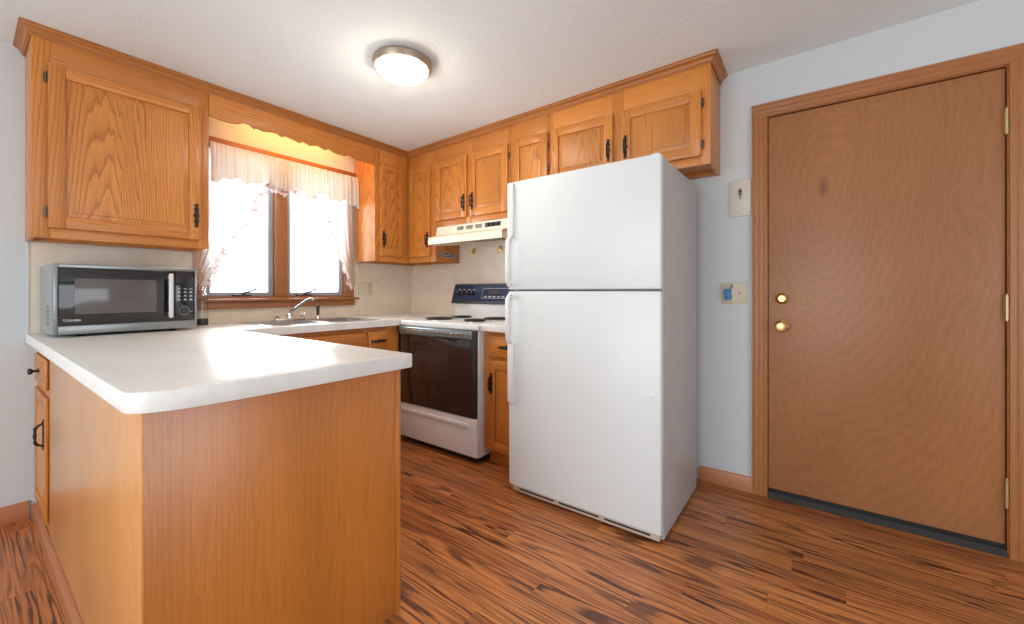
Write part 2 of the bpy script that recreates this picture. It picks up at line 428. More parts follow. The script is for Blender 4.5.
def text_mesh(name, body, size, loc, rot, mat, parent):
    c = bpy.data.curves.new(name, 'FONT'); c.body = body; c.size = size; c.extrude = .0004; c.align_x = 'LEFT'
    t = bpy.data.objects.new(name, c); COL.objects.link(t)
    bpy.context.view_layer.update()
    me = bpy.data.meshes.new_from_object(t.evaluated_get(bpy.context.evaluated_depsgraph_get()))
    bpy.data.objects.remove(t); bpy.data.curves.remove(c)
    me.materials.clear(); me.materials.append(mat)
    o = bpy.data.objects.new(name, me); COL.objects.link(o); o.location = loc; o.rotation_euler = rot; o.parent = parent
    return o

# ------------------------------------------------------------------ room shell
H = 2.376
def HC(y): return 2.331-.0155*y      # the ceiling of the old house drops a little towards the window wall
XL, YF = -5.4, -6.2       # far ends of the room beyond the frame
CT = .914                 # counter height
struct(MB().box(XL, .12, YF, .12, -.08, 0).build('floor', FLOORM))
struct(MB().prism([(YF, HC(YF)), (.12, HC(.12)), (.12, 2.58), (YF, 2.58)], 'x', XL, .12).build('ceiling', CEIL))
H = 2.46
WX0, WX1, WZ0, WZ1 = -1.70, -.70, 1.075, 2.08
m = MB()
m.box(XL, WX0, 0, .12, 0, H); m.box(WX1, 0, 0, .12, 0, H); m.box(WX0, WX1, 0, .12, 0, WZ0); m.box(WX0, WX1, 0, .12, WZ1, H)
struct(m.build('wall_back', WALL))
DY0, DY1, DZ = -2.935, -3.812, 2.088       # rough door opening
m = MB()
m.box(0, .12, DY0, .12, 0, H); m.box(0, .12, YF, DY1, 0, H); m.box(0, .12, DY1, DY0, DZ, H)
struct(m.build('wall_right', WALL))
# left and rear walls, out of frame, each with a wide opening to the daylight
m = MB()
m.box(XL-.12, XL, -1.0, 0, 0, H); m.box(XL-.12, XL, YF, -3.6, 0, H); m.box(XL-.12, XL, -3.6, -1.0, 2.15, H)
struct(m.build('wall_left', WALL))
m = MB()
m.box(XL, -3.9, YF-.12, YF, 0, H); m.box(-1.5, .12, YF-.12, YF, 0, H); m.box(-3.9, -1.5, YF-.12, YF, 2.15, H)
struct(m.build('wall_front', WALL))

# baseboards
def base_profile(h=.085, t=.013):
    return [(0, 0), (-t, 0), (-t, h-.012), (-t*.55, h), (0, h)]
o = struct(MB().prism(base_profile(), 'x', 2.5985, 2.868).build('baseboard_right', BASEW)); o.rotation_euler = (0, 0, RIGHT)
o = struct(MB().prism(base_profile(), 'x', 3.880, 6.19).build('baseboard_right_far', BASEW)); o.rotation_euler = (0, 0, RIGHT)
struct(MB().prism(base_profile(), 'x', XL+.01, -2.425).build('baseboard_back', BASEW))

# backsplash laminate sheets
m = MB()
m.box(-2.424, -1.757, -.006, 0, CT, 1.369); m.box(-1.757, -.643, -.006, 0, CT, 1.013); m.box(-.643, -.006, -.006, 0, CT, 1.369)
m.box(-2.428, -2.424, -.009, 0, CT, 1.369, mi=1)
struct(m.build('trim_1', [SPLASH, PEWTER]))
m = MB(); m.box(-.006, 0, -1.80, -.0, CT, 1.65); m.box(-.010, -.0062, -.010, -.0062, CT, 1.369, .001, mi=1)
struct(m.build('trim_2', [SPLASH, WPLAST]))

# ------------------------------------------------------------------ window
w = sthing('window_1')
m = MB()   # side casings, head casing, jambs
m.box(-1.757, WX0+.004, -.018, 0, 1.075, 2.08, .003); m.box(WX1-.004, -.643, -.018, 0, 1.075, 2.08, .003)
m.box(WX0, WX0+.012, -.001, .115, 1.075, 2.08); m.box(WX1-.012, WX1, -.001, .115, 1.075, 2.08)
m.box(-1.262, -1.178, -.004, .10, 1.085, 2.07, .004)
m.build('side_casing', TRIMW, w)
m = MB()
m.box(-1.770, -.632, -.022, 0, 2.08, 2.125, .003); m.box(WX0, WX1, -.001, .115, 2.068, 2.08); m.box(WX0, WX1, .0, .115, 1.0745, 1.09)
m.build('head_casing', TRIMH, w)
m = MB(); m.box(-1.79, -.612, -.055, .03, 1.056, 1.0745, .006); m.build('sill', TRIMH, w)
m = MB(); m.box(-1.76, -.642, -.030, -.001, 1.008, 1.056, .004); m.build('apron', TRIMH, w)
for a, b in ((WX0+.012, -1.262), (-1.178, WX1-.012)):
    m = MB()
    m.box(a+.002, a+.036, .035, .075, 1.09, 2.068, .004); m.box(b-.036, b-.002, .035, .075, 1.09, 2.068, .004)
    m.box(a+.036, b-.036, .035, .075, 1.09, 1.118, .004); m.box(a+.036, b-.036, .035, .075, 2.03, 2.068, .004)
    s_ = m.build('sash', SASHG, w)
    m = MB(); m.box(a+.034, b-.034, .052, .058, 1.115, 2.033); m.build('pane', PANE, s_)
for cx in (-1.475, -1.05):
    m = MB()
    m.box(cx-.055, cx+.055, .004, .034, 1.090, 1.103, .004)
    m.lathe([(.012, 0), (.012, .012), (.006, .016), (0, .016)], (cx+.01, .015, 1.102))
    m.tube([(cx+.01, .012, 1.114), (cx+.03, -.004, 1.120), (cx+.055, -.018, 1.130), (cx+.075, -.028, 1.146)], [.005, .005, .0045, .006], 10)
    m.build('crank_handle', DKGREY, w)

# ------------------------------------------------------------------ entry door in the right wall
TRIMR = TRIMW
def casing_poly(u0, u1):  # profile depth outwards (-y local) across its width, three flutes
    n = 24; pts = []
    for i in range(n+1):
        f = i/n; u = u0+(u1-u0)*f
        d = .010+.006*f+.0022*math.sin(f*PI*6)
        pts.append((u, -d))
    return [(u0, 0)]+pts+[(u1, 0)]
t3 = sthing('trim_3', (0, 0, 0), RIGHT)
cw = .066
y0, y1 = 2.868, 2.942                  # left casing, local x
m = MB(); m.prism(casing_poly(2.938, 2.868), 'z', 0, 2.088); m.prism(casing_poly(3.809, 3.879), 'z', 0, 2.088)
m.box(2.9355, 2.9425, -.001, .10, 0, 2.082); m.box(3.8045, 3.8115, -.001, .10, 0, 2.082)
m.build('side_casing', TRIMR, t3)
m = MB()
pp = [(-d, z) for z, d in [(q, -w_) for q, w_ in casing_poly(2.084, 2.154)]]
m.prism([(d, z) for z, d in casing_poly(2.084, 2.154)], 'x', 2.868, 3.879)
m.box(2.9355, 3.8115, -.001, .10, 2.0795, 2.087)
m.build('head_casing', TRIMH, t3)
d1 = sthing('door_1', (0, 0, 0), RIGHT)
m = MB(); m.box(0, .855, .006, .048, .047, 2.074, .002)
sl = m.build('slab', DOORV, d1); sl.location = (2.946, 0, 0)
m = MB()  # knob with rose
kx, kz = 3.008, .937
m.lathe([(.031, .006), (.033, -.001), (.028, -.007), (.014, -.012), (.012, -.03), (.022, -.036), (.029, -.046), (.029, -.056), (.021, -.066), (.010, -.068), (.009, -.066), (0, -.066)], (kx, 0, kz), 'y')
m.build('knob', BRASS, d1)
m = MB()
m.lathe([(.029, .006), (.030, -.004), (.025, -.012), (.017, -.016), (.016, -.018), (0, -.018)], (kx, 0, 1.085), 'y')
db = m.build('deadbolt', BRASS, d1)
m = MB(); m.box(kx-.0015, kx+.0015, -.0195, -.017, 1.078, 1.092); m.build('keyhole', BLACK, db)
for z0, z1 in ((1.795, 1.896), (1.002, 1.106), (.212, .324)):
    m = MB()
    m.tube([(3.803, -.002, z0), (3.803, -.002, z1)], .0068, 12)
    for k in range(1, 5): m.tube([(3.803, -.002, z0+(z1-z0)*k/5-.001), (3.803, -.002, z0+(z1-z0)*k/5+.001)], .0076, 12)
    m.sphere((3.803, -.002, z1+.003), .006); m.sphere((3.803, -.002, z0-.003), .006)
    m.box(3.796, 3.803, .001, .007, z0, z1)
    m.build('hinge', HBRASS, d1)
m = MB(); m.box(2.946, 3.802, .0, .045, .030, .0468, .002); m.build('sweep', RUBBER, d1)
m = MB(); m.prism([(.1, 0), (-.012, 0), (-.012, .006), (.004, .028), (.1, .028)], 'x', 2.9432, 3.804)
o = struct(m.build('trim_4', THRESH)); o.rotation_euler = (0, 0, RIGHT)
m = MB(); m.box(2.93, 3.82, .101, .118, .02, 2.08); o = struct(m.build('door_1_stop', TRIMW)); o.rotation_euler = (0, 0, RIGHT); o.name = 'trim_5'

# ------------------------------------------------------------------ cabinet hardware and doors
def pull_mesh(vert=True, length=.135):
    """Ornate bail pull: lobed back plate, bar bowed off it, two posts. Lies in local xz, comes out along -y."""
    m = MB(); hl = length/2; n = 40; out = []
    half = []
    for i in range(n+1):
        t = -1+2*i/n; z = t*hl
        wd = .0085+.0035*math.cos(t*PI*4)+.002*math.cos(t*PI*2)
        wd *= max(0, 1-abs(t)**10)**.5
        half.append((wd+.0012, z))
    out = [(a, z) for a, z in half]+[(-a, z) for a, z in reversed(half)]
    if not vert: out = [(z, a) for a, z in out]
    m.prism(out, 'y', 0, -.004)
    pts = []
    for i in range(13):
        t = -1+2*i/12; d = -.004-.022*max(0, 1-abs(t)**6)
        pts.append((0, d, t*hl*.72) if vert else (t*hl*.72, d, 0))
    rr = [.0045+.0016*math.cos((-1+2*i/12)*PI*3)+.0008 for i in range(13)]
    m.tube(pts, rr, 10)
    for t in (-.72, .72):
        c = (0, -.004, t*hl) if vert else (t*hl, -.004, 0)
        m.sphere(c, .0075, sc=(1, .7, 1), u=12, v=8)
    return m
PULLV = None
def add_pull(parent, x, y, z, vert=True, length=.135):
    o = pull_mesh(vert, length).build('handle', BRONZE, parent); o.location = (x, y, z); return o
def add_hinge(parent, x, y, z):
    m = MB()
    m.prism([(.0075*math.cos(a), .026*math.sin(a)) for a in [2*PI*i/20 for i in range(20)]], 'y', 0, -.004, bev=.001)
    m.tube([(0, -.005, -.024), (0, -.005, .024)], .0045, 10)
    o = m.build('hinge', ANTIQ, parent); o.location = (x, y, z); return o
def frame_front(m, x0, x1, z0, z1, yb, th, st, rl):
    """stile and rail frame; material 0 vertical grain, 1 horizontal grain"""
    b = .0035
    m.box(x0, x0+st, yb-th, yb, z0, z1, b, 0); m.box(x1-st, x1, yb-th, yb, z0, z1, b, 0)
    m.box(x0+st-.001, x1-st+.001, yb-th+.0004, yb, z0, z0+rl, b, 1); m.box(x0+st-.001, x1-st+.001, yb-th+.0004, yb, z1-rl, z1, b, 1)
def raised_panel(x0, x1, z0, z1, yb, th, field=.024):
    m = MB(); t = bmesh.new()
    yo, ys, yf = yb-th*.35, yb-th*.72, yb-th*.92
    lv = [(0, yb-.002), (0, yo), (field, ys), (field+.0015, yf), (field+.004, yf-.0003)]
    rings = []
    for ins, y in lv:
        rings.append([t.verts.new(p) for p in ((x0+ins, y, z0+ins), (x1-ins, y, z0+ins), (x1-ins, y, z1-ins), (x0+ins, y, z1-ins))])
    for A, B in zip(rings, rings[1:]):
        for k in range(4): t.faces.new((A[k], A[(k+1) % 4], B[(k+1) % 4], B[k]))
    t.faces.new(rings[-1]); t.faces.new(rings[0])
    bmesh.ops.recalc_face_normals(t, faces=list(t.faces))
    m._add(t, 0); return m
def cab_door(parent, x0, x1, z0, z1, yb, pull=None, hinges=(), st=.056, rl=.056, th=.018, name='door', plen=.135):
    m = MB(); frame_front(m, x0, x1, z0, z1, yb, th, st, rl)
    d = m.build(name, [OAKV, OAKH], parent)
    raised_panel(x0+st-.002, x1-st+.002, z0+rl-.002, z1-rl+.002, yb, th).build('panel', OAKP, d)
    if pull: add_pull(d, pull[0], yb-th, pull[1], True, plen)
    for hx, hz in hinges: add_hinge(d, hx, yb-.004 if not(x0 < hx < x1) else yb-th, hz)
    return d
def drawer_front(parent, x0, x1, z0, z1, yb, th=.018, pull=True, name='drawer'):
    m = MB(); m.box(x0, x1, yb-th, yb, z0, z1, .006, 0, 3)
    m.box(x0+.022, x1-.022, yb-th-.0015, yb-th+.001, z0+.022, z1-.022, .001, 0)
    d = m.build(name, [OAKH], parent)
    if pull: add_pull(d, (x0+x1)/2, yb-th-.001, (z0+z1)/2, False, min(.125, (x1-x0)*.8))
    return d
DU = .285
def wall_cabinet(label, loc, rz, w, z0, z1, doors, frame_l=True, deep=DU, x_face=(0, None), bottom=True):
    """doors: (x0, x1, z0, z1, pull, hinges)"""
    t = thing('wall_cabinet', label, 'cabinet', loc, rz)
    b = MB(); yb = -deep+.019; e = .0006
    b.box(e, .016, yb, -.0005, z0, z1, .001); b.box(w-.016, w-e, yb, -.0005, z0, z1, .001)
    b.box(.016, w-.016, yb, -.0005, z0+.022, z0+.036); b.box(.016, w-.016, yb, -.0005, z1-.016, z1)
    b.box(.016, w-.016, -.008, -.0005, z0+.036, z1-.016); b.box(.016, w-.016, -.05, -.0005, z0+.002, z0+.022)
    b.build('body', OAKV, t)
    f = MB(); fx0, fx1 = x_face[0]+e, (x_face[1] if x_face[1] is not None else w)-e
    zb = min(d[2] for d in doors)+.010; zt = max(d[3] for d in doors)-.010
    edges = [fx0]
    for d in doors: edges += [d[0]+.010, d[1]-.010]
    edges.append(fx1)
    for k in range(0, len(edges), 2): f.box(edges[k], edges[k+1], -deep, yb, z0, z1, .001, 0)
    for k in range(1, len(edges)-1, 2):
        f.box(edges[k], edges[k+1], -deep, yb, z0, zb, .001, 1); f.box(edges[k], edges[k+1], -deep, yb, zt, z1, .001, 1)
    f.build('face_frame', [OAKV, OAKH], t)
    for d in doors: cab_door(t, *d[:4], -deep, d[4], d[5])
    return t
ZU, ZT, DT, DB = 1.372, 2.330, 2.183, 1.420
# left of the window
wall_cabinet('oak wall cabinet with one wide door, left of the window above the microwave', (-2.437, 0, 0), 0, .678, ZU, ZT,
    [(.049, .637, DB, DT, (.613, 1.557), ((.043, 2.115), (.043, 1.492)))])
# right of the window, running into the corner
wall_cabinet('narrow oak wall cabinet right of the curtained window, in the corner', (-.628, 0, 0), 0, .626, ZU, ZT,
    [(.042, .285, DB, DT, (.073, 1.556), ())], x_face=(0, .343))
# appliance wall
wall_cabinet('narrow full-height oak cabinet in the corner, left of the range hood', (0, -.2865, 0), RIGHT, .347, ZU, ZT,
    [(.018, .285, DB, DT, (.262, 1.556), ())], x_face=(.0, .347))
wall_cabinet('two-door oak cabinet directly above the range hood', (0, -.6345, 0), RIGHT, .7635, 1.655, ZT,
    [(.004, .352, 1.702, DT, (.325, 1.815), ()), (.386, .750, 1.702, DT, (.412, 1.815), ((.7555, 2.10), (.7555, 1.78)))])
wall_cabinet('narrow one-door oak cabinet between range hood and fridge top', (0, -1.399, 0), RIGHT, .327, ZU, ZT,
    [(.032, .316, DB, DT+.008, (.06, 1.556), ((.3195, 2.105), (.3195, 1.95), (.3195, 1.49)))])
wall_cabinet('two-door oak cabinet above the white refrigerator', (0, -1.727, 0), RIGHT, .982, 1.798, ZT,
    [(.016, .446, 1.845, DT+.012, (.420, 1.975), ()), (.500, .938, 1.845, DT+.012, (.526, 1.975), ((.945, 2.125), (.945, 1.905)))])

# crown moulding: profile height .06, projection .045
def crown_profile():   # (out, z) measured from the face, z down from the ceiling
    return [(0, -.046), (.005, -.046), (.006, -.038), (.011, -.036), (.014, -.028), (.022, -.018), (.030, -.014), (.032, -.009), (.037, -.008), (.037, -.0008), (0, -.0008)]
def crown_run(name, path, label):
    """sweep the profile along a polyline of (x, y, outward mitre normal), following the ceiling"""
    m = MB(); t = bmesh.new(); prof = crown_profile(); rings = []
    for (x, y, nx, ny) in path: rings.append([t.verts.new((x+nx*o_, y+ny*o_, HC(y+ny*o_)+z)) for o_, z in prof])
    n = len(prof)
    for A, B in zip(rings, rings[1:]):
        for k in range(n): t.faces.new((A[k], A[(k+1) % n], B[(k+1) % n], B[k]))
    t.faces.new(rings[0]); t.faces.new(rings[-1]); bmesh.ops.recalc_face_normals(t, faces=list(t.faces))
    m._add(t, 0); o = m.build(name, OAKC); return tag(o, label, 'molding')
OAKC = wood('oak_crown', 'x', (.44, .165, .036), (.28, .09, .016), contrast=.35)
g = .0008
crown_run('crown_molding', [(-2.437-g, -.001, -1, 0), (-2.437-g, -DU-g, -1, -1), (-DU-g-.0375, -DU-g, 0, -1)], 'oak crown molding along ceiling above the window wall cabinets')
crown_run('crown_molding', [(-DU-g, -DU-g, -1, 0), (-DU-g, -2.709-g, -1, -1), (-.001, -2.709-g, 0, -1)], 'oak crown molding along ceiling above range and refrigerator cabinets')

# scalloped valance board between the two window-wall cabinets
x0, x1 = -1.758, -.629
pts = [(-1.758, 2.16), (-1.702, 2.154), (-1.65, 2.152), (-1.607, 2.158), (-1.567, 2.178), (-1.535, 2.175), (-1.512, 2.157), (-1.494, 2.168), (-1.46, 2.159), (-1.402, 2.172), (-1.366, 2.172), (-1.345, 2.158), (-1.319, 2.171), (-1.266, 2.163), (-1.222, 2.154), (-1.2, 2.17), (-1.155, 2.155), (-1.097, 2.171), (-1.036, 2.155), (-1.012, 2.171), (-0.962, 2.153), (-0.884, 2.15), (-0.857, 2.167), (-0.831, 2.163), (-0.775, 2.148), (-0.709, 2.15), (-0.63, 2.151)]
poly = [(x0+g, ZT-.001)]+[(max(x0+g, min(x1-g, x)), z) for x, z in pts]+[(x1-g, ZT-.001)]
tag(MB().prism(poly, 'y', -DU, -DU+.019, bev=.0015).build('valance_board', OAKH), 'scalloped oak valance board bridging the cabinets above the window', 'valance')
# warm tube lamp behind the valance
t = thing('sink_light', 'warm tube light on ceiling behind the oak valance board over sink', 'light', (-1.15, -.19, HC(-.19)-.0015))
MB().box(-.42, .42, -.035, .035, -.030, 0, .004).build('base', WPLAST, t)
MB().tube([(-.405, 0, -.052), (.405, 0, -.052)], .0125, 16).build('tube', BULB, t)
for q in (-.412, .412): MB().box(q-.008, q+.008, -.014, .014, -.068, -.029, .003).build('holder', WPLAST, t)

# ------------------------------------------------------------------ curtain
cu = thing('window_curtain', 'sheer cream curtain with ruffled side swags gathered over the window', 'curtain', (-1.2, -.042, 0))
MB().tube([(-.475, 0, 2.072), (.565, 0, 2.072)], .006).build('rod', WPLAST, cu)
def folds(x): return .0075*math.sin(x*88+1.7*math.sin(x*9))+.004*math.sin(x*171+2)
def top_fn(u, v):
    x = -.480+u*1.048
    zb = 1.872+.014*math.sin(x*31)+.010*math.sin(x*73) 
    ed = max(0, abs(x-.03)-.22); zb -= ed*.12
    z = 2.082-(2.082-zb)*v
    return (x, -.008-1.3*abs(folds(x))*(0.6+v)-.004*math.sin(v*3), z)
MB().grid(top_fn, 200, 10).build('valance', LINED, cu)
def swag_edge(side, f):
    # inner edge of the swag: x, z for f from the top to the hanging tip
    if side < 0:
        P = [(-.13, 1.90), (-.20, 1.80), (-.30, 1.62), (-.39, 1.45), (-.48, 1.28), (-.54, 1.15)]
    else:
        P = [(.20, 1.875), (.31, 1.78), (.365, 1.62), (.40, 1.48), (.465, 1.33), (.525, 1.15)]
    f *= len(P)-1; i = min(int(f), len(P)-2); q = f-i
    return P[i][0]+(P[i+1][0]-P[i][0])*q, P[i][1]+(P[i+1][1]-P[i][1])*q
for side, xo in ((-1, -.565), (1, .570)):
    def sw(u, v, side=side, xo=xo):
        xi, zi = swag_edge(side, v); zo = 2.07-(2.07-1.20)*v
        x = xi+(xo-xi)*u; z = zi+(zo-zi)*u
        return (x, .004-.010*math.sin(u*26+v*4)*(.5+.5*v)-.004, z)
    o = MB().grid(sw, 40, 40).build('swag', SHEER, cu)
    def rf(u, v, side=side):
        xi, zi = swag_edge(side, v); a = v*70
        wv = .012*math.sin(a)+.007*math.sin(a*2.3+1)
        k = (.045+.012*math.sin(a*.7))*u
        return (xi-side*k*.75+wv*.4*u, -.010-u*.010+wv*u*.9, zi-k*.55+.006*math.sin(a*1.7)*u)
    MB().grid(rf, 4, 160).build('ruffle', RUFFLE, o)
def rfm(u, v):
    x = -.16+v*.38; a = v*60
    zb = 1.872+.014*math.sin(x*31)+.010*math.sin(x*73)
    return (x, -.014+.009*math.sin(a)*u, zb+.004-.045*u+.006*math.sin(a*1.4)*u)
MB().grid(rfm, 3, 120).build('ruffle', RUFFLE, cu)

# ------------------------------------------------------------------ base cabinets
# peninsula (local x to the right along its left face = towards the camera)
PX0, PX1, PY = -2.396, -1.709, -1.965
pc = thing('peninsula_cabinet', 'oak peninsula base cabinet with plain veneer end and side panels', 'cabinet', (-2.06, -1.0, 0))
ox, oy = 2.06, 1.0
m = MB(); m.box(PX0+ox+.004, PX1+ox-.004, PY+.006+oy, -.004+oy, .0, CT-.046); m.build('body', OAKV, pc)
m = MB(); m.box(PX0+ox-.001, PX1+ox, PY+oy, PY+.0058+oy, .0, CT-.0455, .001); m.box(PX1+ox-.018, PX1+ox, PY-.004+oy, PY+oy, 0, CT-.0455, .001); m.build('end_panel', VENEER, pc)
m = MB(); m.box(PX0+ox-.003, PX0+ox+.0035, PY+.006+oy, -.49+oy, .0, CT-.0455, .0005); sp0 = m.build('side_panel', VENEER_SHEEN, pc); sp0['label'] = 'side panel with sheen painted in paler'
lf = bpy.data.objects.new('front_frame', None)
m = MB()
m.box(PX0+ox-.001, PX0+ox+.0035, -.4895+oy, -.452+oy, .0, CT-.0455, .0005); m.box(PX0+ox-.001, PX0+ox+.0035, -.036+oy, -.004+oy, .0, CT-.0455, .0005)
m.box(PX0+ox-.001, PX0+ox+.0035, -.452+oy, -.036+oy, .0, .11); m.box(PX0+ox-.001, PX0+ox+.0035, -.452+oy, -.036+oy, .652, .690); m.box(PX0+ox-.001, PX0+ox+.0035, -.452+oy, -.036+oy, .82, CT-.0455)
m.build('face_frame', OAKV, pc)
def rot_child(o, px, py):   # places a front built in local cabinet coordinates onto the left face
    o.rotation_euler = (0, 0, RIGHT); o.location = (px, py, 0); return o
dr = rot_child(drawer_front(pc, .042, .446, .688, .822, 0, th=.012, pull=False), PX0-.001+ox, oy)
m = MB(); m.lathe([(.011, 0), (.012, -.003), (.006, -.006), (.0055, -.018), (.013, -.024), (.015, -.030), (.011, -.036), (0, -.037)], (.244, -.012, .755), 'y', 20)
m.tube([(.225, -.038, .755), (.244, -.042, .757), (.263, -.038, .755)], [.005, .007, .005], 10)
m.tube([(.244, -.03, .755), (.244, -.041, .756)], .006, 10)
m.build('knob', BRONZE, dr)
rot_child(cab_door(pc, .042, .446, .105, .655, 0, (.40, .49), (), th=.012), PX0-.001+ox, oy)
m = MB(); pr = [(-.0, 0), (-.018, 0), (-.018, .055), (-.008, .066), (0, .068)]
bs = m.prism(pr, 'x', .0135, 1.955).build('base_shoe', BASEW, pc); bs.rotation_euler = (0, 0, RIGHT); bs.location = (PX0-.0035+ox, oy, 0)

# sink run under the window (local frame = world axes)
sk = thing('sink_base_cabinet', 'oak sink base cabinet under the window, mostly behind the peninsula', 'cabinet', (-1.704, 0, 0))
FY = -.592; wS = 1.704-.668; wR = wS+.036
m = MB(); m.box(0, wR, FY+.019, -.008, .10, .118); m.box(0, wR, FY+.06, FY+.075, 0, .10); m.box(.018, wR-.018, -.014, -.008, .118, CT-.046)
m.box(0, .018, FY+.019, -.008, .118, CT-.046); m.box(wR-.018, wR, FY+.019, -.008, .118, CT-.046)
m.build('body', OAKV, sk)
m = MB(); m.box(0, .03, FY, FY+.019, .10, CT-.0455, .001); m.box(wS-.085, wR, FY, FY+.019, .10, CT-.0455, .001)
m.box(.765, .812, FY, FY+.019, .10, CT-.0455, .001)
for a, b in ((.03, .765), (.812, wS-.085)):
    m.box(a, b, FY, FY+.019, CT-.085, CT-.0455, .001, 1); m.box(a, b, FY, FY+.019, .66, .70, .001, 1); m.box(a, b, FY, FY+.019, .10, .14, .001, 1)
m.build('face_frame', [OAKV, OAKH], sk)
drawer_front(sk, .02, .776, .692, CT-.077, FY, pull=False, name='false_drawer_front')
drawer_front(sk, .800, wS-.073, .692, CT-.077, FY)
cab_door(sk, .02, .396, .13, .668, FY, (.37, .56), ()); cab_door(sk, .401, .776, .13, .668, FY, (.427, .56), ()); cab_door(sk, .800, wS-.073, .13, .668, FY, (.83, .56), (), st=.045)
# corner filler cabinet hidden behind the range side
# stub right of the range
st = thing('base_cabinet', 'narrow oak base cabinet with drawer between range and refrigerator', 'cabinet', (0, -1.418, 0), RIGHT)
FB = -.592
m = MB(); m.box(0, .352, FB+.019, -.008, .10, CT-.046); m.box(0, .352, FB+.055, -.008, 0, .10); m.build('body', OAKV, st)
m = MB(); m.box(0, .048, FB, FB+.019, .10, CT-.0455, .001); m.box(.332, .352, FB, FB+.019, .10, CT-.0455, .001)
for a, b in ((.10, .13), (.66, .72), (.82, CT-.0455)): m.box(.048, .332, FB, FB+.019, a, b, .001, 1)
m.build('face_frame', [OAKV, OAKH], st)
drawer_front(st, .040, .340, .706, .838, FB); cab_door(st, .040, .340, .105, .682, FB, (.066, .535), ())

# ------------------------------------------------------------------ worktops
def arc_corner():
    return [(-2.434, -1.985), (-2.428, -2.002), (-2.413, -2.018), (-2.39, -2.032), (-2.36, -2.043), (-2.31, -2.051), (-2.23, -2.056), (-2.10, -2.058)]
SX0, SX1, SY0, SY1 = -1.51, -.80, -.555, -.105     # sink cut-out
XR, YC = -1.726, -.628
m = MB()
poly = [(-2.434, -.0065), ]+arc_corner()+[(XR-.012, -2.058), (XR-.003, -2.054), (XR, -2.045), (XR, -.0065)]
m.prism(poly, 'z', CT-.045, CT, bev=.0025)
m.box(XR, SX0, YC, -.0065, CT-.045, CT); m.box(SX1, -.0065, YC, -.0065, CT-.045, CT)
m.box(SX0, SX1, YC, SY0, CT-.045, CT); m.box(SX0, SX1, SY1, -.0065, CT-.045, CT)
tag(m.build('countertop', COUNTER), 'L-shaped pale laminate worktop covering the peninsula and sink run', 'countertop')
m = MB(); m.box(-.635, -.0065, -1.772, -1.4165, CT-.045, CT, .002)
tag(m.build('countertop', COUNTER), 'short piece of pale worktop between range and refrigerator', 'countertop')

# ------------------------------------------------------------------ sink, faucet, sprayer
sn = thing('kitchen_sink', 'stainless double-bowl sink set in the worktop below the window', 'sink', (-1.155, -.33, CT))
a0, a1, b0, b1 = SX0+1.155, SX1+1.155, SY0+.33, SY1+.33
m = MB()
m.box(a0-.015, a1+.015, b0-.015, b0+.012, .0003, .004, .0015); m.box(a0-.015, a1+.015, b1-.075, b1+.012, .0003, .004, .0015)
m.box(a0-.015, a0+.012, b0+.012, b1-.075, .0003, .004, .0015); m.box(a1-.012, a1+.015, b0+.012, b1-.075, .0003, .004, .0015); m.box(-.015, .015, b0+.012, b1-.075, .0003, .004, .0015)
m.build('rim', STEELB, sn)
for x0_, x1_ in ((a0+.008, -.014), (.014, a1-.008)):
    m = MB(); t = bmesh.new(); y0_, y1_ = b0+.010, b1-.074; rings = []
    for ins, z in ((0, .003), (.004, -.005), (.012, -.15), (.03, -.165), (.12, -.168)):
        rings.append([t.verts.new(p) for p in ((x0_+ins, y0_+ins, z), (x1_-ins, y0_+ins, z), (x1_-ins, y1_-ins, z), (x0_+ins, y1_-ins, z))])
    for A, B in zip(rings, rings[1:]):
        for k in range(4): t.faces.new((A[k], A[(k+1) % 4], B[(k+1) % 4], B[k]))
    t.faces.new(rings[-1]); m._add(t, 0); bw = m.build('bowl', STEELB, sn)
    MB().lathe([(.0, -.166), (.03, -.166), (.04, -.1665), (.042, -.168)], ((x0_+x1_)/2, (y0_+y1_)/2, 0)).build('drain', CHROME, bw)
fa = thing('kitchen_faucet', 'chrome two-handle faucet with raised angled spout behind the sink', 'faucet', (-1.232, -.145, CT+.0042))
m = MB(); m.box(-.105, .105, -.026, .026, 0, .018, .008, seg=3); m.lathe([(.022, .016), (.022, .034), (.016, .04), (.015, .052), (0, .052)], (0, 0, 0)); m.build('base', CHROME, fa)
MB().tube([(0, 0, .045), (.006, -.012, .065), (.03, -.06, .10), (.06, -.12, .142), (.072, -.145, .152), (.082, -.165, .150), (.086, -.172, .142)], [.011, .011, .0105, .010, .011, .012, .012], 14).build('spout', CHROME, fa)
for sx in (-.085, .085):
    m = MB(); m.lathe([(.016, .016), (.016, .024), (.010, .028), (.019, .036), (.021, .05), (.018, .064), (.009, .069), (0, .069)], (sx, 0, 0), n=8); m.build('handle', GLASS, fa)
t = thing('side_sprayer', 'black side sprayer standing upright right of the faucet', 'sprayer', (-1.02, -.135, CT+.0042))
MB().lathe([(.022, 0), (.022, .004), (.016, .010), (.012, .026), (.0115, .028), (0, .028)], (0, 0, 0)).build('holder', CHROME, t)
MB().lathe([(.0095, .026), (.012, .05), (.013, .066), (.011, .080), (.013, .088), (.012, .098), (.006, .103), (0, .104)], (0, 0, 0)).build('spray_head', BLACK, t)

